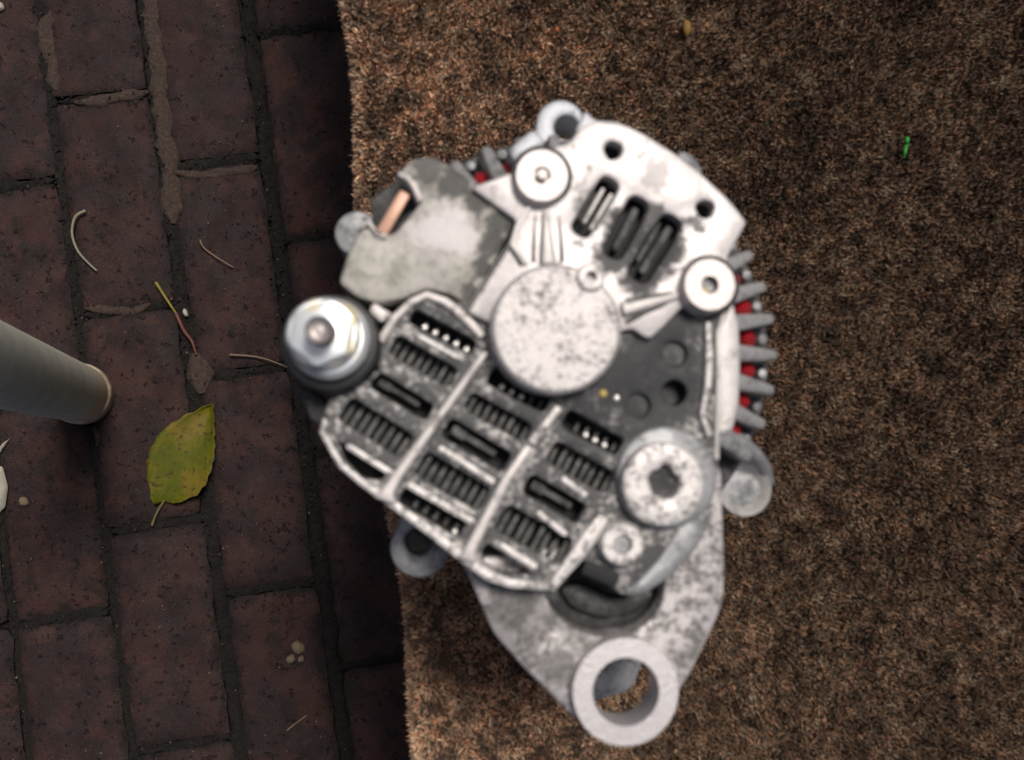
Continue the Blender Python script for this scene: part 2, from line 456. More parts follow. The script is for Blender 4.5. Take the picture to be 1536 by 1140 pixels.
for ci in range(len(edges) - 1):
    c0, c1 = edges[ci] + jw[ci] / 2, edges[ci + 1] - jw[ci + 1] / 2
    s0 = start.get(ci, start[len(lo) + ci % 2] + rb.uniform(-.012, .012))
    for k in range(-5, 6):
        a0, a1 = s0 + k * PB, s0 + (k + 1) * PB
        g = rb.uniform(.006, .012)
        cen = n_ac * (c0 + c1) / 2 + d_al * (a0 + a1) / 2
        if abs(cen.y) > 0.85 or cen.x < -1.05 or cen.x > 0.22: continue
        o = bpy.data.objects.new('brick', variants[rb.randrange(10)]); COL.objects.link(o); o.parent = paving
        o.location = (cen.x, cen.y, rb.uniform(-.0025, .0015))
        o.rotation_euler = (rb.uniform(-.010, .010), rb.uniform(-.012, .012), ang + rb.uniform(-.008, .008) + (math.pi if rb.random() < .5 else 0))
        o.scale = ((c1 - c0) / 0.089, (PB - g) / 0.190, 1)
        joints.append((cen, c1 - c0))

def lumpy_strip(name, path, w, z, mat, parent, seed, hgt=0.004, world=False, step=0.004):
    """uneven ridge of mortar lying in a joint; path in photograph points on the paving"""
    pts = []
    for (a, b) in zip(path[:-1], path[1:]):
        A, B = (a, b) if world else (P(*a, 0), P(*b, 0)); n = max(2, int((B - A).length / step))
        pts += [A.lerp(B, i / n) for i in range(n)]
    pts.append(path[-1] if world else P(*path[-1], 0)); vs_, fs = [], []
    K = 7
    for i, p in enumerate(pts):
        t = (pts[min(i+1, len(pts)-1)] - pts[max(i-1, 0)]).normalized(); v = Vector((-t.y, t.x, 0))
        end = min(i, len(pts) - 1 - i); taper = min(1, .25 + end / 4)
        for k in range(K):
            s = k / (K - 1) * 2 - 1
            n1 = noise.noise(Vector((p.x*90, p.y*90, seed + s*1.3))); n2 = noise.noise(Vector((p.x*260, p.y*260, seed + s*3)))
            n4 = noise.noise(Vector((p.x*55, p.y*55, seed + 9 + (2 if s > 0 else -2))))
            ww = w * S(0) / 2 * taper * (1 + .75 * n4 + .40 * n2)
            zz = z + hgt * (1 - s*s) * (0.7 + .5*n1 + .4*n2) - (0.010 if k in (0, K-1) else 0)
            q = p + v * ww * s; vs_.append((q.x, q.y, zz))
    for i in range(len(pts) - 1):
        for k in range(K - 1): fs.append((i*K+k, i*K+k+1, (i+1)*K+k+1, (i+1)*K+k))
    me = bpy.data.meshes.new(name); me.from_pydata(vs_, [], fs); smooth(me, 80)
    return link(name, me, mat, parent)
for i, (pth, w) in enumerate([
        ([(222, -30), (232, 60), (241, 150), (252, 250), (260, 335)], 30),
        ([(110, 152), (150, 150), (190, 143), (222, 136)], 17),
        ([(258, 258), (300, 262), (350, 256), (385, 250)], 14),
        ([(76, 15), (72, 60), (82, 95), (84, 135)], 34),
        ([(125, 462), (160, 466), (200, 468), (225, 455)], 14),
        ([(290, 530), (298, 560), (303, 590)], 34),
        ([(140, 640), (146, 665)], 24), ]):
    lumpy_strip('mortar', pth, w * 1.25, -0.0018, M['sand'], paving, i * 5.7, .0028)

def W3(c, a): v = n_ac * c + d_al * a; return Vector((v.x, v.y, 0))
for e in range(len(lo) - 3, len(edges) - 2):
    o = lumpy_strip('joint_soil', [W3(edges[e], -.55), W3(edges[e], .55)], (jw[e] + .004) / S(0), -.0075, M['soil'], paving, e * 3.1, .0065, True, .0025)
    o['kind'] = 'stuff'
    if e in start:
        for k in range(-2, 3):
            a = start[e] + k * PB
            o = lumpy_strip('joint_soil', [W3(edges[e] + .006, a), W3(edges[e + 1] - .006, a)], .015 / S(0), -.0075, M['soil'], paving, e + k * 2.3, .0065, True, .0025)
            o['kind'] = 'stuff'

def crumbs(name, n, region, size, mat, seed):
    """loose grit lying in and round the joints"""
    R = random.Random(seed); vs_, fs = [], []
    for _ in range(n):
        p = region(R); r = R.uniform(*size); b = len(vs_)
        q = Quaternion((R.uniform(-1, 1), R.uniform(-1, 1), R.uniform(-1, 1), R.uniform(-1, 1))).normalized()
        el = (R.uniform(.7, 1.6), R.uniform(.6, 1), R.uniform(.4, .8))
        for v in ((1,0,0), (-1,0,0), (0,1,0), (0,-1,0), (0,0,1), (0,0,-1)):
            k = R.uniform(.7, 1.2)
            vs_.append(Vector(p) + q @ Vector((v[0]*el[0]*k, v[1]*el[1]*k, v[2]*el[2]*k)) * r)
        for f in ((0,2,4), (2,1,4), (1,3,4), (3,0,4), (2,0,5), (1,2,5), (3,1,5), (0,3,5)): fs.append(tuple(b + i for i in f))
    me = bpy.data.meshes.new(name); me.from_pydata(vs_, [], fs)
    return tag(link(name, me, mat), kind='stuff')
def in_joint(R):
    e = R.randrange(len(lo) - 3, len(edges) - 2)
    if R.random() < .6: a, c = R.uniform(-.5, .5), edges[e] + R.gauss(0, .5) * jw[e] * .8
    else:
        s0 = start.get(e, 0); a = s0 + R.randrange(-3, 3) * PB + R.gauss(0, .0045); c = R.uniform(edges[e], edges[e+1])
    v = n_ac * c + d_al * a
    return (v.x, v.y, R.uniform(-.004, .0012))
M['grit'] = plain('mixed grit', (0.020, 0.014, 0.011), 0.9, 0, 0.9, 120, 0)
M['palegrit'] = plain('pale grit', (0.24, 0.18, 0.12), 0.9, 0, 0.7, 120, 0)
tag(crumbs('joint_grit', 6500, in_joint, (.0005, .0021), M['grit'], 5), 'dark loose grit in the joints between the paving bricks', 'grit')
def on_bricks(R): return (R.uniform(-.45, .0), R.uniform(-.4, .45), R.uniform(.0015, .0025))
tag(crumbs('brick_dust', 420, on_bricks, (.0003, .0011), M['palegrit'], 8), 'tiny pale specks strewn over the faces of the bricks', 'grit')
tag(crumbs('pale_grit', 170, in_joint, (.0006, .0016), M['palegrit'], 6), 'scattered pale specks of grit in the brick joints', 'grit')

# ------------------------------------------------------------------ carpeted platform
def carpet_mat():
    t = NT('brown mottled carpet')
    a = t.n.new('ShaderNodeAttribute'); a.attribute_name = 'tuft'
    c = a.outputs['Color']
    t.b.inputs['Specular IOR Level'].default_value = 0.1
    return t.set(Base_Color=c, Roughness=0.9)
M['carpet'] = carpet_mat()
M['backing'] = plain('carpet backing', (0.06, 0.042, 0.03), 0.95, 0, 0.5, 300, 0.3)
platform = empty('carpeted_platform', P(1050, 570, BASE_Z) * 1.0); platform.location.z = 0.0
tag(platform, 'low platform covered in mottled brown carpet, under the alternator', 'platform')
eA, eB = P(512, 0, BASE_Z), P(624, 1140, BASE_Z)
e_dir = (eB - eA).to_2d().normalized()                 # along the carpet edge, down the picture
e_in = Vector((-e_dir.y, e_dir.x));
if e_in.x < 0: e_in = -e_in
e0 = eA.to_2d()
RAD = 0.013
def surf(s, t):
    """carpet skin: s = distance in from the rounded edge (negative runs down the side), t along the edge; point, normal"""
    wob = 0.0022 * math.sin(t * 21 + 1) + 0.0013 * math.sin(t * 47)
    if s >= RAD: x, z, nx, nz = s, 0, 0, 1
    else:
        arc = RAD * math.pi / 2
        u = RAD - s
        if u < arc:
            a = u / RAD; x, z, nx, nz = RAD - RAD * math.sin(a), -RAD + RAD * math.cos(a), -math.sin(a), math.cos(a)
        else: x, z, nx, nz = 0, -RAD - (u - arc), -1, 0
    q = e0 + e_dir * t + e_in * (x + wob)
    return Vector((q.x, q.y, BASE_Z + z)), Vector((e_in.x * nx, e_in.y * nx, nz))
vs_, fs = [], []
ss = [-0.43] + [-.2, -.1, -.05] + [-(0.02) + 0.0035 * i for i in range(11)] + [.05, .1, .2, .4, .75]
tt = [-0.5 + 0.02 * i for i in range(76)]
for t in tt:
    for s in ss: vs_.append(surf(s, t)[0] - platform.location)
K = len(ss)
fs = [(i*K+k, i*K+k+1, (i+1)*K+k+1, (i+1)*K+k) for i in range(len(tt)-1) for k in range(K-1)]
me = bpy.data.meshes.new('carpet_backing'); me.from_pydata(vs_, [], fs)
bm = bmesh.new(); bm.from_mesh(me); bmesh.ops.recalc_face_normals(bm, faces=bm.faces); bm.to_mesh(me); bm.free()
smooth(me, 60); link('carpet_backing', me, M['backing'], platform)

# pile: tufts of curved fibres, one joined part
def pile(name, srange, trange, pitch, nf, flen, fw, seed):
    R = np.random.default_rng(seed)
    ns, nt = int((srange[1]-srange[0])/pitch), int((trange[1]-trange[0])/pitch)
    verts, cols = [], []
    pal = 1.25 * np.array([(0.300, 0.203, 0.132), (0.215, 0.142, 0.093), (0.155, 0.100, 0.067), (0.075, 0.049, 0.035), (0.360, 0.250, 0.165), (0.255, 0.158, 0.104), (0.110, 0.072, 0.049)])
    wgt = np.array([.17, .21, .21, .18, .09, .08, .06]); wgt /= wgt.sum()
    s = srange[0] + (np.arange(ns)[:, None] + 0.5 + R.uniform(-.4, .4, (ns, nt))) * pitch
    t = trange[0] + (np.arange(nt)[None, :] + 0.5 + R.uniform(-.4, .4, (ns, nt))) * pitch
    s = s.ravel(); t = t.ravel(); n = len(s)
    # surf(), vectorised
    wob = 0.0022*np.sin(t*21+1) + 0.0013*np.sin(t*47)
    arc = RAD*math.pi/2; u = RAD - s
    a = np.clip(u / RAD, 0, math.pi/2)
    x = np.where(s >= RAD, s, RAD - RAD*np.sin(a)); z = np.where(s >= RAD, 0, -RAD + RAD*np.cos(a) - np.maximum(u - arc, 0))
    nx = np.where(s >= RAD, 0, -np.sin(a)); nz = np.where(s >= RAD, 1, np.cos(a))
    base = np.stack([e0.x + e_dir.x*t + e_in.x*(x+wob), e0.y + e_dir.y*t + e_in.y*(x+wob), BASE_Z + z], 1)
    nor = np.stack([e_in.x*nx, e_in.y*nx, nz], 1)
    # colour comes in blotches of a few tufts
    def blur(g, k):
        for _ in range(k):
            g = (g + np.roll(g, 1, 0) + np.roll(g, -1, 0) + np.roll(g, 1, 1) + np.roll(g, -1, 1)) / 5
        return (g - g.mean()) / g.std()
    g = blur(R.normal(0, 1, (ns, nt)), 2) * .95 + R.normal(0, 1, (ns, nt)) * .30 + blur(R.normal(0, 1, (ns, nt)), 40) * .25
    # light falloff painted into the fibres: paler along the edge, darker inwards, ragged
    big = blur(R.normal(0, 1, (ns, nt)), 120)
    light_falloff = 1 / (1 + np.exp((s.reshape(ns, nt) - .080 - .02 * big) / .048))
    g = (g - g.mean()) / g.std()
    rank = np.clip((g.ravel() + 1.9) / 3.8, 0, .999)
    order = pal[np.argsort(pal.sum(1))]
    f = rank * (len(order) - 1); i0 = f.astype(int); fr = (f - i0)[:, None]
    tc = order[i0] * (1 - fr) + order[np.minimum(i0 + 1, len(order) - 1)] * fr
    tc = tc * R.uniform(.85, 1.15, (n, 1)) * (0.60 + 1.38 * light_falloff.ravel())[:, None]
    hue = R.normal(0, .07, n); tc = tc * np.stack([1 + hue, 1 - hue * .3, 1 - hue * .8], 1)
    # flattened, tracked pile: slow changes of lean
    tg = np.array([e_in.x, e_in.y, 0.0])
    lean = 0.25 * tg[None, :] + 0.12*np.stack([np.sin(s*40+t*25), np.cos(s*33-t*41), 0*s], 1)
    V = np.empty((n, nf, 5, 3)); C = np.empty((n, nf, 5, 4)); C[..., 3] = 1
    for k in range(nf):
        jit = R.normal(0, pitch*.30, (n, 3)); d = nor*1.0 + lean + R.normal(0, .33, (n, 3)); d /= np.linalg.norm(d, axis=1)[:, None]
        L = flen * R.uniform(.7, 1.25, (n, 1))
        w = np.cross(d, R.normal(0, 1, (n, 3))); w /= np.linalg.norm(w, axis=1)[:, None] + 1e-9; w *= fw*R.uniform(.7, 1.3, (n, 1))
        b = base + jit*(1 - np.abs(nor)*.9)
        curl = R.normal(0, .25, (n, 3))*L
        mid = b + d*L*.6 + curl*.4; tip = b + d*L + curl
        V[:, k, 0] = b - w*.8; V[:, k, 1] = b + w*.8; V[:, k, 2] = mid + w; V[:, k, 3] = mid - w; V[:, k, 4] = tip
        C[:, k, :, :3] = (tc * R.uniform(.9, 1.1, (n, 1)))[:, None, :]
    V = V.reshape(-1, 3) - np.array(platform.location)
    nfib = n*nf; q = np.arange(nfib)*5
    tri = np.stack([q, q+1, q+2, q, q+2, q+3, q+3, q+2, q+4], 1).reshape(-1)
    me = bpy.data.meshes.new(name)
    me.vertices.add(len(V)); me.vertices.foreach_set('co', V.ravel().astype(np.float32))
    nl = len(tri); me.loops.add(nl); me.loops.foreach_set('vertex_index', tri.astype(np.int32))
    me.polygons.add(nl//3); me.polygons.foreach_set('loop_start', np.arange(0, nl, 3, dtype=np.int32))
    me.update(); me.validate()
    at = me.color_attributes.new('tuft', 'FLOAT_COLOR', 'POINT'); at.data.foreach_set('color', C.reshape(-1).astype(np.float32))
    for p in (): pass
    return tag(link(name, me, M['carpet'], platform), kind='stuff')
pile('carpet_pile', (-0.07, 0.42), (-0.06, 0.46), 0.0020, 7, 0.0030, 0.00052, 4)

# ------------------------------------------------------------------ alternator
alt = empty('alternator', BASE)
tag(alt, 'grimy silver vehicle alternator standing on its pulley on the brown carpet', 'alternator')
O = BASE
AXY = AX.to_2d()
def slab_a(name, outer, holes, z0, z1, bev, mat, parent=alt, ang=35):
    return slab(name, outer, holes, ZR + z0, ZR + z1, bev, M[mat] if isinstance(mat, str) else mat, parent, O, ang)
def lathe_a(name, x, y, prof, mat, parent=alt, zref=None, n=40, ang=35, close=False):
    """turned part at photograph point (x, y) seen at height zref; prof radii in photograph pixels at that height"""
    zr = ZR + (zref if zref is not None else prof[0][1]); c = P(x, y, zr); s = S(zr)
    return lathe(name, c, [(r * s, ZR + z) for r, z in prof], M[mat], parent, O, n, ang, close)
mm = 0.001

# --- body under the cover
BXY = AXY + Vector((.006, -.005))
body = lathe('rear_housing', BXY, [(0, ZR - .020), (.050, ZR - .020), (.058, ZR - .022), (.060, ZR - .046), (.052, ZR - .046), (0, ZR - .046)], M['dark'], alt, O, 64)
stator = lathe('stator_core', BXY, [(.056, ZR - .034), (.0770, ZR - .034), (.0778, ZR - .035), (.0778, ZR - .064), (.056, ZR - .064)], M['dark'], alt, O, 72, close=True)
front = lathe('front_bracket', BXY, [(.040, ZR - .0645), (.0745, ZR - .0645), (.0755, ZR - .066), (.0755, ZR - .086), (.066, ZR - .098), (.034, ZR - .106), (.018, ZR - .108), (.018, ZR - .070)], M['side'], alt, O, 72, close=True)
pz = BASE_Z + 0.0045
prof = [(.009, ZR - .100), (.009, ZR - .112), (.030, ZR - .112), (.032, ZR - .114)]
zz = ZR - .116
while zz > pz + .012:
    prof += [(.032, zz), (.0285, zz - .0018), (.032, zz - .0036)]; zz -= .0036
prof += [(.034, zz - .001), (.034, pz), (.0, pz)]
pul = lathe('pulley', BXY, prof, M['pulley'], alt, O, 48)
lathe('shaft', BXY, [(0, ZR - .046), (.0085, ZR - .046), (.0085, ZR - .101), (0, ZR - .101)], M['pulley'], alt, O, 24)

# shoulder casting and radial cooling ribs of the rear housing
sh = slab_a('shoulder', rounded(poly([(1068, 455), (1098, 440), (1110, 490), (1112, 545), (1110, 605), (1100, 648), (1076, 655)], ZR - .010), .002), [], -.020, -.010, .0015, 'bright')
fin_angles = [9, -1, -10.5, -20, -29.5] + [18 + 9.3 * k for k in range(16)]
def radial(r, a, z): return Vector((BXY.x + r * math.cos(a), BXY.y + r * math.sin(a), ZR + z))
for a in fin_angles:
    A = math.radians(a); w = .0026; r0, r1 = .0565, .0765
    tn = Vector((-math.sin(A), math.cos(A), 0)) * w
    b4 = [radial(r0, A, -.044) - tn, radial(r1 + .001, A, -.044) - tn, radial(r1 + .001, A, -.044) + tn, radial(r0, A, -.044) + tn]
    t4 = [radial(r0, A, -.0095) - tn*1.25, radial(r1, A, -.021) - tn*.7, radial(r1, A, -.021) + tn*.7, radial(r0, A, -.0095) + tn*1.25]
    hexa('cooling_fin', b4, t4, M['finmetal'], alt, O, .0017)
fs_sorted = sorted(fin_angles)
for a0, a1 in zip(fs_sorted[:-1], fs_sorted[1:]):
    A = math.radians((a0 + a1) / 2)
    pts = [radial(.0665, A + .050 * (k - 3) / 3, -.024 - .010 * ((k - 3) / 3) ** 2) for k in range(7)]
    # each winding shows as a smooth red bundle between two ribs
    k_ = random.uniform(.72, 1.0)
    tube('coil', pts, [k_ * r for r in (.0016, .0026, .0036, .0040, .0036, .0026, .0016)], M['coil'], alt, O, 12)
    pc_ = radial(.0738, A, 0).to_2d()
    lathe('lamination_clip', pc_, [(0, ZR - .028), (.0016, ZR - .0285), (.0020, ZR - .030), (.0020, ZR - .036), (0, ZR - .036)], M['side'], alt, O, 12)

# --- ears of the front bracket with their through-bolt holes
def ear(x, y, r, hole, hx, hy, ztop, zbot, mat='ear'):
    zr = ZR + ztop; c = P(x, y, zr).to_2d(); s = S(zr)
    to = (AXY - c); dist = to.length; to.normalize(); v = Vector((-to.y, to.x)); R_ = r * s
    arc = []
    a0 = math.atan2(-to.y, -to.x)
    for k in range(25):
        th = a0 - math.pi * .5 + math.pi * k / 24
        arc.append(c + Vector((math.cos(th), math.sin(th))) * R_)
    base = max(dist - .062, .006)
    outer = arc + [c + to * base + v * -R_ * 1.25 if False else c + to * base + (arc[-1] - c) * 1.2, c + to * base + (arc[0] - c) * 1.2]
    holes = [circ(hx, hy, hole, zr, 24)] if hole else []
    return slab_a('ear', outer, holes, zbot, ztop, .0012, mat)
ear(842, 186, 38, 19, 850, 191, -.038, -.064)
ear(536, 350, 34, 0, 0, 0, -.040, -.064, 'side')
ear(630, 822, 44, 20, 628, 812, -.050, -.080, 'side')
lathe_a('through_bolt', 628, 812, [(0, -.056), (20, -.056), (20, -.070), (0, -.070)], 'dark', zref=-.050, n=20)
e4 = ear(1114, 733, 42, 0, 0, 0, -.040, -.075, 'side')
lathe_a('ear_boss', 1118, 734, [(22, -.046), (30, -.0385), (41, -.036), (43, -.040), (43, -.060), (22, -.060)], 'bright', zref=-.036, close=True)
tube('bracket_strut', [P(1080, 643, ZR-.022), P(1108, 660, ZR-.024), P(1132, 680, ZR-.028), P(1146, 700, ZR-.036), P(1152, 722, ZR-.044)], [.0022, .0026, .0026, .0026, .0024], M['side'], alt, O, 12)

# --- mounting lug
lug_out = [(690, 840), (701, 861), (722, 910), (740, 952), (784, 1001), (852, 1068), (880, 1100), (939, 1112), (990, 1095), (1025, 1030), (1038, 1008), (1064, 956), (1087, 904), (1088, 861), (1086, 780), (1083, 700), (1060, 660), (960, 700), (840, 820)]
zl = ZR - .014
lug = slab_a('mounting_lug', rounded(poly(lug_out, zl), .004), [circ(939, 1038, 54, zl, 40),
     rounded(poly([(818, 880), (822, 905), (838, 925), (862, 943), (901, 956), (957, 946), (982, 922), (994, 900), (998, 862), (940, 800), (860, 840)], zl), .004)], -.024, -.014, .0016, 'lug')
lathe_a('pivot_ring', 939, 1038, [(49, -.010), (51, -.0085), (80, -.0085), (82, -.010), (82, -.024), (51, -.024)], 'ring', zref=-.0085, n=56, close=True)
slab_a('pocket_floor', rounded(poly([(800, 860), (815, 915), (860, 955), (905, 968), (965, 955), (1000, 915), (1010, 850), (940, 780), (850, 820)], ZR-.026), .004), [], -.040, -.027, .001, 'dark')
slab_a('pocket_ledge', rounded(poly([(836, 884), (870, 872), (925, 898), (985, 880), (978, 905), (950, 925), (905, 932), (860, 918)], ZR-.021), .003), [], -.030, -.0225, .003, 'dark')
# the front lug lies below, on the same pivot
pc = P(939, 1038, ZR - .0085)
frl = [Vector((pc.x, pc.y)) + Vector((math.cos(t), math.sin(t))) * .0175 for t in [2*math.pi*k/40 for k in range(40)]]
to = (AXY - Vector((pc.x, pc.y))).normalized(); tv = Vector((-to.y, to.x)); pc2 = Vector((pc.x, pc.y))
slab_a('front_lug', rounded([pc2 + tv*.021 - to*.008, pc2 + tv*.012 - to*.0215, pc2 - tv*.012 - to*.0215, pc2 - tv*.021 - to*.008, pc2 - tv*.034 + to*.055, pc2 + tv*.034 + to*.055], .006, 6),
       [[pc2 + Vector((math.cos(t), math.sin(t))) * .0105 for t in [2*math.pi*k/32 for k in range(32)]]], -.100, -.078, .001, 'side')

# --- grille cover
zg = ZR - .004
cov = [(493, 600), (477, 647), (507, 701), (540, 731), (579, 757), (640, 803), (697, 845), (708, 854), (733, 874), (765, 884), (828, 889), (846, 866), (872, 838), (900, 868), (932, 893), (960, 889), (992, 862), (1040, 800), (1072, 745), (1079, 690), (1081, 548), (1077, 505), (1098, 458), (1078, 440), (1010, 458), (945, 482), (880, 455), (760, 455), (722, 466), (690, 455), (640, 434), (606, 452), (572, 500), (566, 560)]
slots = {
 'c1': [(617, 472, 711, 522, 24), (589, 515, 680, 568, 32), (560, 568, 645, 620, 27), (517, 612, 611, 671, 40)],
 'c2': [(735, 562, 822, 607, 28), (702, 600, 793, 651, 30), (669, 640, 761, 695, 32), (631, 694, 727, 750, 40), (603, 740, 694, 795, 28)],
 'c3': [(848, 626, 932, 672, 29), (826, 676, 917, 726, 36), (790, 724, 874, 773, 32), (752, 775, 850, 829, 43)]}
tri1 = [(507, 661), (580, 712), (570, 721), (543, 717), (518, 690)]
tri2 = [(722, 826), (732, 815), (802, 862), (749, 860), (727, 845)]
holes = [stadium(x0, y0, x1, y1, w, zg, 4, 9) for c in slots.values() for (x0, y0, x1, y1, w) in c]
holes += [rounded(poly(t, zg), .0010, 3) for t in (tri1, tri2)]
dimp = [(1012, 531, 19, -.0062), (1012, 589, 19, -.012), (958, 609, 18, -.006)]
holes += [circ(x, y, r, zg, 24) for x, y, r, _ in dimp]
holes += [stadium(876, 848, 926, 872, 22, zg, 3, 6)] if False else []
cover = slab_a('rear_cover', rounded(poly(cov, zg), .0015, 3), holes, -.010, -.004, .0009, 'cover')
for x, y, r, z in dimp:
    lathe_a('dimple', x, y, [(0, z), (r * .96, z), (r + 2, z - .002), (0, z - .002)], 'dark', cover, zref=-.004, n=24)
# hollow casing wall under the cover edge
wall_path = [(486, 640), (512, 695), (546, 725), (584, 752), (645, 797), (706, 845), (738, 868), (768, 877), (826, 881)]
slab_a('casing_wall', strip(wall_path, 10, zg - .004), [], -.034, -.0102, .0008, 'dark', cover)
# raised bright edge round the bottom of the cover
rim_path = [(487, 628), (483, 648), (510, 697), (543, 724), (582, 751), (643, 796), (704, 844), (735, 866), (767, 876), (824, 881)]
slab_a('edge_rim', strip(rim_path, [7, 9, 10, 11, 13, 14, 15, 14, 14, 11], ZR - .002), [], -.0039, -.0022, .0008, 'rim_speckled', cover)
slab_a('edge_rim', strip([(826, 884), (846, 858), (864, 836), (885, 806), (906, 776)], [14, 18, 22, 24, 16], ZR - .002), [], -.0039, -.0020, .001, 'rim_speckled', cover)
slab_a('edge_rim', strip([(1064, 482), (1066, 530), (1064, 580), (1054, 622), (1068, 655)], [9, 13, 12, 8, 12], ZR - .0005), [], -.0039, -.0012, .0011, 'rim_speckled', cover)
slab_a('edge_rim', strip([(1092, 458), (1078, 500), (1079, 560), (1078, 640), (1077, 690)], [8, 7, 7, 8, 10], ZR - .002), [], -.020, -.0030, .0010, 'bright', cover)
# the two long ribs
slab_a('rib', strip([(729, 528), (700, 568), (640, 652), (596, 714), (583, 735), (577, 752)], [9, 12, 14, 15, 19, 34], ZR), [], -.0039, .0005, .0012, 'rim', cover)
slab_a('rib', strip([(840, 610), (822, 634), (797, 666)], [12, 13, 14], ZR), [], -.0039, -.0010, .0012, 'rim_speckled', cover)
slab_a('rib', strip([(795, 669), (762, 716), (724, 788), (708, 820), (700, 842)], [13, 15, 16, 18, 28], ZR), [], -.0039, .0005, .0012, 'rim', cover)
# worn cross bars between the slots
for (x0, y0, x1, y1, w) in [(520, 668, 590, 712, 9), (658, 671, 742, 724, 9), (612, 727, 712, 785, 10), (742, 812, 806, 853, 10), (843, 717, 880, 744, 9), (806, 768, 850, 803, 9), (618, 498, 694, 540, 7)]:
    slab_a('worn_bar', stadium(x0, y0, x1, y1, w, ZR - .003, 3), [], -.0039, -.0031, .0004, 'rim_speckled', cover)
# upper edge of the grille, beside the connector
slab_a('edge_rim', strip([(570, 512), (592, 476), (618, 452), (640, 442), (668, 452), (700, 478), (724, 505)], [12, 12, 12, 12, 13, 14, 12], ZR - .002), [], -.0039, -.0018, .001, 'rim', cover)

# heat sink below the slots: blades in the wide slots, pin tips in the narrow ones
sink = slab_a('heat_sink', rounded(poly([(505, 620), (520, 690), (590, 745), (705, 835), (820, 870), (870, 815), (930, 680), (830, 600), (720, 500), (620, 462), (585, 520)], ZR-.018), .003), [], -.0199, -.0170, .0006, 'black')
blade_me = None
def blade(p, u, v, w, ln, zt, parent=sink, mat='sink', zb=-.0168):
    a, b = u * w / 2, v * ln / 2
    b4 = [(*(p - a - b), ZR + zb), (*(p + a - b), ZR + zb), (*(p + a + b), ZR + zb), (*(p - a + b), ZR + zb)]
    t4 = [(q[0], q[1], ZR + zt) for q in b4]
    return hexa('fin_blade', b4, t4, M[mat], parent, O, .0003)
rbk = random.Random(5)
for col_, rows in slots.items():
    for ri, (x0, y0, x1, y1, w) in enumerate(rows):
        z = ZR - .008; a, b = P(x0, y0, z).to_2d(), P(x1, y1, z).to_2d()
        u = (b - a).normalized(); v = Vector((-u.y, u.x)); L = (b - a).length; ww = w * S(z)
        tall = ri in (1, 3)
        if tall:
            n = 8
            for k in range(n): blade(a + u * L * (k + .6) / n, u, v, L / n * .56, ww * 1.15, -.0088 - rbk.uniform(0, .0035))
        elif ri == 2 or (col_ == 'c3' and ri == 2):
            blade((a + b) / 2 + v * ww * .1 + u * L * .05, u, v, L * .5, ww * .30, -.0105)
            blade(a + u * L * .2 + v * ww * .1, u, v, L * .22, ww * .5, -.0095)
        else:
            n = 6
            for k in range(1, n):
                p = a + u * L * (k + .5) / n - v * ww * .12
                blade(p, u, v, L / n * .34, ww * .55, -.0115)
                if col_ == 'c1' and k < 6 or rbk.random() < .3:
                    c = p - v * ww * .18
                    lathe('pin_tip', c, [(0, ZR - .0078), (.0007, ZR - .0079), (.0011, ZR - .0087), (.0011, ZR - .0116), (0, ZR - .0116)], M['tip'], sink, O, 10)

slab_a('side_bracket', rounded(poly([(438, 578), (470, 586), (498, 606), (482, 642), (464, 628), (456, 606)], ZR-.014), .002), [], -.034, -.014, .0012, 'dark')
# --- small marks in the greasy corner
lathe_a('paint_spot', 905, 590, [(0, -.0034), (4, -.0035), (6, -.0040), (0, -.0041)], 'yellow', cover, zref=-.004, n=12)
lathe_a('rivet', 925, 597, [(0, -.0032), (3.5, -.0034), (5, -.0040), (0, -.0041)], 'tip', cover, zref=-.004, n=12)

# --- pale end plate
zp = ZR
plate_out = [(706, 281), (771, 257), (800, 232), (855, 212), (872, 190), (895, 181), (940, 187), (971, 203), (1010, 228), (1052, 260), (1094, 299), (1121, 333), (1105, 362), (1092, 385), (1092, 440), (1050, 462), (1024, 460), (996, 490), (975, 509), (962, 503), (950, 493), (900, 505), (830, 520), (760, 500), (727, 480), (697, 467), (764, 362), (775, 331)]
holes = [circ(920, 225, 14, zp, 20, .05, 1), circ(1058, 313, 14, zp, 20, .06, 2),
         stadium(919, 268, 867, 352, 33, zp), stadium(963, 297, 915, 386, 35, zp), stadium(1013, 325, 953, 420, 38, zp)]
plate = slab_a('end_plate', rounded(poly(plate_out, zp), .0016, 3), holes, -.0060, 0, .0009, 'plate')
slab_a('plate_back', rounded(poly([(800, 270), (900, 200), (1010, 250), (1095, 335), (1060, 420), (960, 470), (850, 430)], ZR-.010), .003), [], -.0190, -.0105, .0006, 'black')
for (x0, y0, x1, y1, w, z, mt) in [(906, 282, 876, 334, 6, -.0035, 'bright'), (918, 290, 886, 344, 6, -.0030, 'bright'), (894, 288, 868, 330, 4, -.005, 'sink'),
                                (955, 312, 922, 376, 12, -.0050, 'dark'), (1006, 340, 962, 410, 12, -.0050, 'dark'), (990, 334, 956, 392, 6, -.006, 'sink')]:
    slab_a('slot_web', stadium(x0, y0, x1, y1, w, ZR + z, 3), [], -.0104, z, .0004, mt, plate)
# bits of the bracket that show past the plate's top edge
slab_a('back_tab', rounded(poly([(1020, 225), (1042, 232), (1056, 258), (1040, 270), (1010, 245)], ZR-.012), .002), [], -.030, -.012, .001, 'side')
slab_a('back_tab', rounded(poly([(880, 160), (892, 176), (935, 180), (942, 196), (890, 205), (862, 196)], ZR-.012), .002), [], -.030, -.014, .001, 'ear')
slab_a('back_tab', rounded(poly([(762, 222), (800, 190), (822, 208), (800, 232), (776, 246)], ZR-.010), .002), [], -.030, -.012, .0012, 'ear')

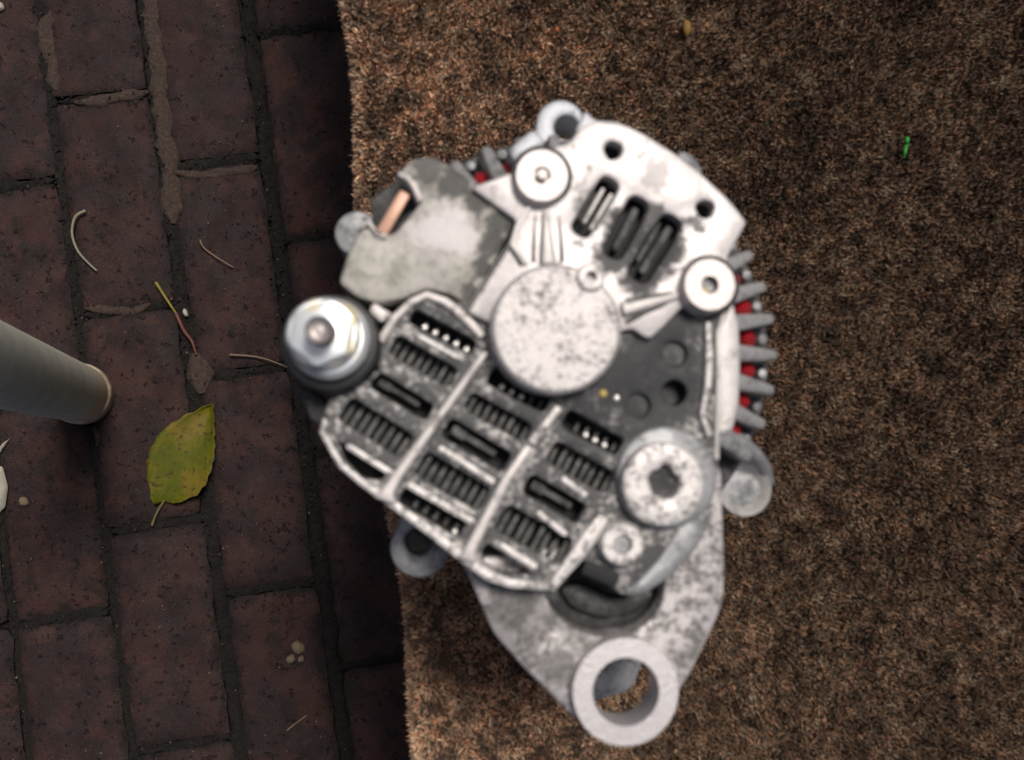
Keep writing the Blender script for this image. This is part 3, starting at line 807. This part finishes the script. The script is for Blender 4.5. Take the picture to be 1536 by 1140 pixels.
# bolted bosses on the plate
def boss(x, y, r, kind):
    b = lathe_a('bolt_boss', x, y, [(0 if kind == 'bolt' else 15, .0062), (r - 3, .0062), (r, .0048), (r + 1, .0), (r + 4, -.001), (0 if kind == 'bolt' else 15, -.001)] if kind == 'bolt'
                else [(14, .0062), (r - 3, .0062), (r, .0048), (r + 1, .0), (r + 4, -.001), (14, -.001)], 'washer', zref=.0062, n=44, close=(kind != 'bolt'))
    return b
b1 = boss(813, 263, 42, 'hole'); b2 = boss(1065, 427, 42, 'hole')
lathe_a('bolt', 813, 263, [(0, .0080), (7, .0078), (9, .0066), (9, .0035), (15, .0035), (15, .001), (0, .001)], 'washer', b1, zref=.0062, n=24)
lathe_a('bolt', 1065, 427, [(0, .0030), (10, .0030), (13.5, .0022), (13.5, -.001), (0, -.001)], 'side', b2, zref=.0062, n=24)
lathe_a('paint_spot', 1061, 434, [(0, .0040), (4, .0038), (5, .0030), (0, .0029)], 'yellow', b2, zref=.0062, n=12)
for (x, y, r, z, par) in [(813, 264, 48, .0004, b1), (1064, 428, 48, .0004, b2)]:
    lathe_a('dark_collar', x, y, [(r - 8, z + .0014), (r - 2, z + .0006), (r, z - .0006), (r - 8, z - .0008)], 'sink', par, zref=z, n=40, close=True)  # dark ring round the foot of each boss
# stiffening ribs running from the bearing to the bosses
def wedge(x0, y0, w0, x1, y1, w1, h0, h1):
    a, b = P(x0, y0, ZR), P(x1, y1, ZR); u = (b - a).normalized(); v = Vector((-u.y, u.x, 0)); s = S(ZR) / 2
    z = Vector((0, 0, 1))
    hexa('plate_rib', [a - v*w0*s - z*.001, b - v*w1*s - z*.001, b + v*w1*s - z*.001, a + v*w0*s - z*.001],
         [a - v*w0*s*.5 + z*h0, b - v*w1*s*.5 + z*h1, b + v*w1*s*.5 + z*h1, a + v*w0*s*.5 + z*h0], M['bright'], plate, O, .0008)
wedge(821, 398, 32, 818, 318, 14, .0034, .0024)
wedge(932, 466, 30, 1016, 444, 14, .0034, .0024)
slab_a('plate_rib', strip([(796, 308), (776, 340), (768, 366), (790, 398)], [8, 9, 10, 8], ZR), [], -.001, .0015, .0006, 'bright', plate)
for pth, w in [([(803, 322), (801, 355), (800, 394)], [2, 5, 7]), ([(838, 324), (841, 356), (843, 394)], [2, 5, 7]), ([(1008, 438), (975, 444), (938, 451)], [2, 6, 7]), ([(1000, 456), (970, 468), (938, 484)], [3, 7, 8]),
               ([(786, 326), (770, 352), (764, 372), (782, 400)], [3, 5, 6, 4]), ([(700, 470), (732, 420), (766, 366), (778, 334)], [3, 4, 4, 3])]:
    slab_a('grime_line', strip(pth, w, ZR), [], -.0008, .0004, .0003, 'sink', plate)
# screw post beside the bearing
sp = lathe_a('screw_post', 887, 415, [(9, .0098), (19, .0098), (22, .0088), (24, -.001), (9, -.001)], 'pad', zref=.0098, n=28, close=True)
lathe_a('screw_hole', 887, 415, [(0, .0070), (9.5, .0070), (9.5, -.0009), (0, -.0009)], 'black', sp, zref=.0098, n=16)
# bearing cap
lathe_a('bearing_cap', 835, 493, [(0, .0082), (60, .0082), (93, .0080), (98, .0072), (100, .0055), (101, -.008), (0, -.008)], 'cap', zref=.0075, n=72)

# --- connector shell on the left
zb = ZR - .002
shell_out = [(596, 259), (617, 236), (648, 231), (670, 242), (706, 267), (773, 331), (748, 382), (731, 414), (700, 463), (680, 443), (640, 433), (606, 448), (566, 455), (535, 447), (507, 424), (518, 385), (540, 340), (554, 332), (570, 352), (592, 348), (630, 302), (622, 281)]
shell = slab_a('connector_shell', rounded(poly(shell_out, zb), .0018, 3), [], -.040, -.003, .0022, 'box')
slab_a('shell_lip', strip([(596, 258), (612, 266), (622, 279), (630, 300)], [6, 9, 10, 8], ZR), [], -.012, -.0008, .0009, 'rim', shell)
slab_a('shell_lip', strip([(538, 342), (553, 331), (562, 348), (580, 354)], [6, 9, 10, 8], ZR), [], -.012, -.0012, .0009, 'rim', shell)
slab_a('socket_floor', rounded(poly([(556, 300), (600, 268), (640, 300), (590, 360), (560, 350)], ZR-.02), .002), [], -.030, -.018, .0008, 'dark', shell)
a, b = P(608, 288, ZR-.006), P(573, 348, ZR-.006); u = (b-a).normalized(); v = Vector((-u.y, u.x, 0)) * 9 * S(ZR-.006); dz = Vector((0, 0, .003))
hexa('terminal_blade', [a - v - dz, b - v - dz, b + v - dz, a + v - dz], [a - v, b - v, b + v, a + v], M['copper'], shell, O, .0006)
slab_a('shell_tab', rounded(poly([(560, 452), (575, 462), (590, 470), (572, 485), (552, 466)], zb), .0015), [], -.012, -.0030, .001, 'rim', shell)

# --- output stud on the left: insulator, flange washer, nut
post = lathe_a('stud_insulator', 495, 515, [(0, .004), (62, .004), (70, .0035), (74, .001), (74.5, -.002), (73, -.012), (66, -.018), (60, -.020), (0, -.020)], 'insul', zref=.002, n=56)
lathe_a('flange_washer', 492, 508, [(30, .0110), (52, .0105), (60, .0088), (61.5, .0075), (60, .0062), (30, .0058)], 'zinc', post, zref=.009, n=48, close=True)
lathe_a('washer_collar', 494, 512, [(20, .0060), (40, .0060), (40, .0038), (20, .0038)], 'insul', post, zref=.005, n=32, close=True)
zn = ZR + .018; cN = P(482, 500, zn)
hx_ = [Vector((cN.x + 51*S(zn)*math.cos(math.radians(22 + 60*k)), cN.y + 51*S(zn)*math.sin(math.radians(22 + 60*k)))) for k in range(6)]
slab('nut', rounded(hx_, .0008, 2), [], ZR + .0112, ZR + .0185, .0010, M['zinc'], post, O, 30)
lathe_a('nut_collar', 484, 501, [(20, .0140), (50, .0136), (54, .0125), (56, .0108), (20, .0108)], 'zinc', post, zref=.0125, n=48, close=True)
sx, sy = 479, 495
lathe_a('threaded_stud', sx, sy, [(0, .0285), (7, .0284), (8, .0278), (14, .0280), (20, .0288), (22, .0280)] +
        [(22 - 1.5 * (k % 2), .0275 - .0007 * k) for k in range(10)] + [(22, .0180), (0, .0180)], 'stud', post, zref=.028, n=32)

# --- lower right bushing boss with its broken hexagon hole, and the cover screw
cb = slab_a('boss_base', circ(1000, 717, 79, ZR - .002, 44), [], -.012, -.0012, .0022, 'side')
zbz = ZR + .004; c = P(997, 724, zbz).to_2d()
star = [Vector((c.x + r * S(zbz) * math.cos(math.radians(a)), c.y + r * S(zbz) * math.sin(math.radians(a)))) for a, r in
        [(12, 24), (45, 19), (62, 24), (92, 28), (112, 21), (140, 25), (165, 26), (200, 22), (228, 25), (255, 22), (285, 25), (310, 25), (340, 22)]]
bush = slab_a('bushing', circ(995, 727, 64, zbz, 48), [rounded(star, .0008, 2)], -.001, .0045, .0016, 'rim_speckled')
lathe_a('bushing_plug', 997, 724, [(0, .0008), (34, .0008), (34, -.0008), (0, -.0008)], 'dark', bush, zref=.004, n=24)
scr = lathe_a('cover_screw', 934, 817, [(15, .0018), (30, .0018), (34, .0005), (35, -.0039), (15, -.0039)], 'rim_speckled', zref=.0018, n=32, close=True)
lathe_a('screw_socket', 934, 817, [(0, -.0004), (14, -.0004), (17, -.0010), (17, -.0038), (0, -.0038)], 'side', scr, zref=.0018, n=6)
slab_a('screw_slot', stadium(876, 850, 928, 872, 24, ZR-.003, 3, 5), [], -.0105, -.0034, .0004, 'black')
# lower ridge of the boss arm
slab_a('boss_arm', strip([(1055, 760), (1030, 810), (1000, 850), (962, 882), (938, 890)], [40, 44, 36, 24, 14], ZR - .003), [], -.0160, -.0026, .0022, 'side')

# ------------------------------------------------------------------ furniture leg on the paving
def leg_mat():
    t = NT('pale grey green leg')
    a = t.noise(60, 4, 0.6); b = t.noise(300, 4, 0.7)
    sep = t.n.new('ShaderNodeSeparateXYZ'); t.l(t.tc.outputs['Object'], sep.inputs[0])
    dirt = t.ramp(t.math('ADD', sep.outputs[2], t.math('MULTIPLY', t.math('SUBTRACT', a, .5), .07)), .045, .095, 1, 0)
    c = t.mix(t.ramp(a, .35, .7), (0.80, 0.79, 0.67), (0.68, 0.67, 0.56))
    c = t.mix(t.math('MULTIPLY', dirt, .85), c, (0.80, 0.64, 0.46))
    c = t.mix(t.ramp(b, .62, .72, 0, .6), c, (0.07, 0.05, 0.04))
    t.bump(b, .05, .0005)
    return t.set(Base_Color=c, Roughness=0.55)
M['leg'] = leg_mat()
L0, L1 = P(124, 592, 0.004), P(-8, 548, 0.30)
ldir = (L1 - L0) / (L1.z - L0.z)
legO = Vector((L0.x, L0.y, 0))
prof = [(.002, .022), (.004, .0245), (.008, .0256), (.020, .0258), (.10, .0258), (.20, .0260), (.30, .0262), (.44, .0265)]
leg = empty('furniture_leg', legO)
tag(leg, 'pale grey-green furniture leg with a dirty tan foot cap on the bricks', 'furniture leg')
prof = [(.010, .0240), (.012, .0252), (.020, .0256), (.10, .0258), (.20, .0260), (.30, .0262), (.44, .0265)]
tube('shaft', [L0 + ldir * (z - L0.z) for z, r in prof], [r for z, r in prof], M['leg'], leg, legO, 40)
M['foot'] = cast('scuffed tan foot', (0.72, 0.60, 0.45), (0.34, 0.25, 0.17), 0.48, 0.12, 60, 300, metallic=0.0, rough=0.7)
prof = [(.0015, .0235), (.003, .0262), (.006, .0272), (.024, .0274), (.027, .0270), (.029, .0256)]
tube('foot_cap', [L0 + ldir * (z - L0.z) for z, r in prof], [r for z, r in prof], M['foot'], leg, legO, 40)

# ------------------------------------------------------------------ litter on the paving and carpet
def leaf_mat():
    t = NT('yellow green fallen leaf')
    n = t.noise(70, 4, 0.65); n2 = t.noise(150, 5, 0.7); n3 = t.noise(30, 3, .5)
    c = t.mix(t.ramp(n, .38, .64), (0.070, 0.085, 0.004), (0.120, 0.108, 0.004))
    c = t.mix(t.ramp(n3, .52, .68, 0, .7), c, (0.17, 0.115, 0.018))
    c = t.mix(t.ramp(n2, .53, .63, 0, .85), c, (0.040, 0.032, 0.010))
    t.bump(n2, .3, .001)
    return t.set(Base_Color=c, Roughness=0.6, Specular_IOR_Level=0.2)
M['leaf'] = leaf_mat()
mid = [(318, 604), (308, 640), (292, 680), (270, 720), (246, 752)]
lft = [(314, 606), (268, 628), (236, 655), (220, 700), (229, 758)]
rgt = [(320, 606), (322, 650), (320, 695), (300, 738), (262, 756)]
def spline(pts, n):
    out = []
    for i in range(n + 1):
        f = i / n * (len(pts) - 1); k = min(int(f), len(pts) - 2); s = f - k
        p0, p1, p2, p3 = [Vector(pts[max(0, min(len(pts)-1, k + d))]) for d in (-1, 0, 1, 2)]
        out.append(.5 * ((2*p1) + (p2-p0)*s + (2*p0-5*p1+4*p2-p3)*s*s + (3*p1-p0-3*p2+p3)*s**3))
    return out
NL, NC = 28, 12
sm, sl, sr = spline(mid, NL), spline(lft, NL), spline(rgt, NL)
leafO = P(275, 690, 0.0)
vs_, fs = [], []
for i in range(NL + 1):
    for j in range(NC + 1):
        s = j / NC * 2 - 1
        q = sm[i].lerp(sl[i] if s < 0 else sr[i], abs(s))
        if abs(s) == 1: q = q + Vector((math.sin(i*2.1), math.cos(i*1.7))) * 1.3
        z = .0035 + .006 * s*s + .004 * math.sin(i / NL * 3.1) + .0006 * abs(math.sin(i * 1.15 + abs(s) * 2)) - (.0012 if j == NC // 2 else 0)
        p = P(q.x, q.y, z) - leafO; vs_.append(p)
for i in range(NL):
    for j in range(NC): fs.append((i*(NC+1)+j, i*(NC+1)+j+1, (i+1)*(NC+1)+j+1, (i+1)*(NC+1)+j))
leaf = empty('fallen_leaf', leafO)
tag(leaf, 'yellow-green oval leaf with dark blotches lying on the bricks', 'leaf')
me = bpy.data.meshes.new('leaf_blade'); me.from_pydata(vs_, [], fs); smooth(me, 80)
lb = link('leaf_blade', me, M['leaf'], leaf)
md = lb.modifiers.new('thickness', 'SOLIDIFY'); md.thickness = .0005
M['stalk'] = plain('dry stalk', (0.17, 0.13, 0.05), 0.7, 0, .5, 200, .2)
tube('leaf_stalk', [P(247, 750, .006), P(238, 764, .005), P(232, 776, .004), P(228, 788, .003)], [.0011, .0011, .0011, .0014], M['stalk'], leaf, leafO, 8)

M['palestem'] = plain('pale dry stem', (0.26, 0.25, 0.18), 0.7, 0, .4, 200, .2)
M['straw'] = plain('straw', (0.24, 0.16, 0.10), 0.7, 0, .4, 200, .2)
M['yellowstem'] = plain('yellow stem', (0.26, 0.22, 0.03), 0.6, 0, .3, 200, .2)
M['redstem'] = plain('reddish stem', (0.14, 0.045, 0.03), 0.6, 0, .5, 200, .2)
M['white'] = plain('white flake', (0.50, 0.48, 0.40), 0.7, 0, .6, 150, .4)
def stem(name, path, r, mat, label, cat, z=.004, zs=None):
    c = P(*path[len(path)//2], 0); pts = spline(path, 16)
    P3 = [P(q.x, q.y, z + (zs(i/16) if zs else .001 * math.sin(i * .7))) for i, q in enumerate(pts)]
    o = tube(name, P3, [r * (1 - .35 * i / 16) for i in range(17)], M[mat], None, (c.x, c.y, 0), 8)
    o.location = (c.x, c.y, 0); return tag(o, label, cat)
stem('curled_stem', [(128, 316), (113, 325), (108, 350), (116, 375), (130, 392), (145, 406)], .0014, 'palestem', 'pale curled dry stem on the bricks', 'stem')
stem('straw', [(300, 360), (306, 372), (325, 386), (350, 401)], .0008, 'straw', 'thin bent straw with a short hooked end on a brick', 'straw')
stem('straw', [(345, 532), (375, 534), (400, 539), (432, 551)], .0009, 'straw', 'long thin straw pointing at the black terminal insulator', 'straw')
stem('straw', [(431, 1095), (445, 1084), (460, 1073)], .0008, 'straw', 'short straight straw lying alone on a brick', 'straw')
stem('yellow_stem', [(234, 424), (248, 446), (264, 470)], .0014, 'yellowstem', 'short yellow plant stem leading into the reddish stem', 'stem')
stem('reddish_stem', [(264, 470), (276, 496), (288, 512), (294, 532)], .0019, 'redstem', 'reddish brown stem continuing the yellow stem', 'stem')
def flake(name, pts, z, h, mat, label, cat, parent=None):
    """chip with its own thickness and lumpy top"""
    c = P(sum(p[0] for p in pts)/len(pts), sum(p[1] for p in pts)/len(pts), z)
    ring = rounded([P(x, y, z).to_2d() - c.to_2d() for x, y in pts], .002, 3); n = len(ring)
    vs_ = [(p.x, p.y, 0) for p in ring] + [(p.x*.8, p.y*.8, h*(.75 + .35*noise.noise(Vector((p.x*500, p.y*500, z*90))))) for p in ring] + [(0, 0, h*1.05)]
    fs = [(i, (i+1) % n, n + (i+1) % n, n + i) for i in range(n)] + [(n + i, n + (i+1) % n, 2*n) for i in range(n)] + [tuple(range(n))[::-1]]
    me = bpy.data.meshes.new(name); me.from_pydata(vs_, [], fs); smooth(me, 60)
    o = link(name, me, M[mat], parent); o.location = c; return tag(o, label, cat)
flake('mortar_chip', [(-14, 698), (4, 700), (12, 730), (8, 760), (-4, 772), (-16, 760)], .001, .006, 'white', 'large off-white mortar chip on the bricks below the furniture leg', 'chip')
flake('mortar_chip', [(-6, 676), (6, 664), (16, 657), (8, 668), (0, 680)], .001, .003, 'white', 'thin pointed white sliver beside the large mortar chip', 'chip')
flake('mortar_chip', [(30, 745), (40, 746), (44, 756), (36, 760), (28, 754)], .001, .003, 'palegrit', 'small pale crumb beside the large mortar chip', 'chip')
flake('mortar_chip', [(-4, 2), (4, 4), (7, 12), (2, 18), (-5, 14)], .001, .004, 'white', 'bright white chip far from the leaf at the paving edge', 'chip')
flake('dry_crumb', [(436, 966), (446, 960), (456, 966), (458, 976), (448, 982), (440, 978)], .002, .005, 'palegrit', 'tan lumpy crumb of dry plant matter on a brick', 'crumb')
flake('dry_crumb', [(430, 985), (440, 980), (444, 990), (436, 996), (428, 992)], .002, .004, 'palegrit', 'small tan crumb touching the lumpy crumb', 'crumb')
flake('dry_crumb', [(446, 986), (455, 982), (457, 992), (448, 994)], .002, .004, 'palegrit', 'smallest tan crumb next to the lumpy crumb', 'crumb')
flake('paint_flake', [(275, 462), (280, 464), (283, 474), (279, 476), (274, 470)], .002, .003, 'white', 'tiny white flake beside the reddish stem', 'chip')
M['grass'] = plain('green clipping', (0.02, 0.26, 0.03), 0.5, 0, .2, 300, .1)
M['orange'] = plain('orange fleck', (0.45, 0.10, 0.03), 0.7, 0, .3, 300, .1)
M['ochre'] = plain('ochre leaf scrap', (0.22, 0.12, 0.02), 0.7, 0, .4, 300, .2)
zc = BASE_Z + .008
o = stem('grass_clipping', [(1361, 208), (1359, 220), (1356, 236)], .0012, 'grass', 'bright green grass clipping lying on the carpet', 'grass clipping', z=zc)
flake('orange_fleck', [(832, 41), (838, 41), (839, 48), (833, 49)], zc, .0015, 'orange', 'tiny orange fleck on the carpet', 'fleck')
flake('leaf_scrap', [(1026, 28), (1036, 32), (1038, 46), (1030, 56), (1024, 44)], zc - .002, .0015, 'ochre', 'small ochre scrap of dry leaf on the carpet', 'leaf scrap')
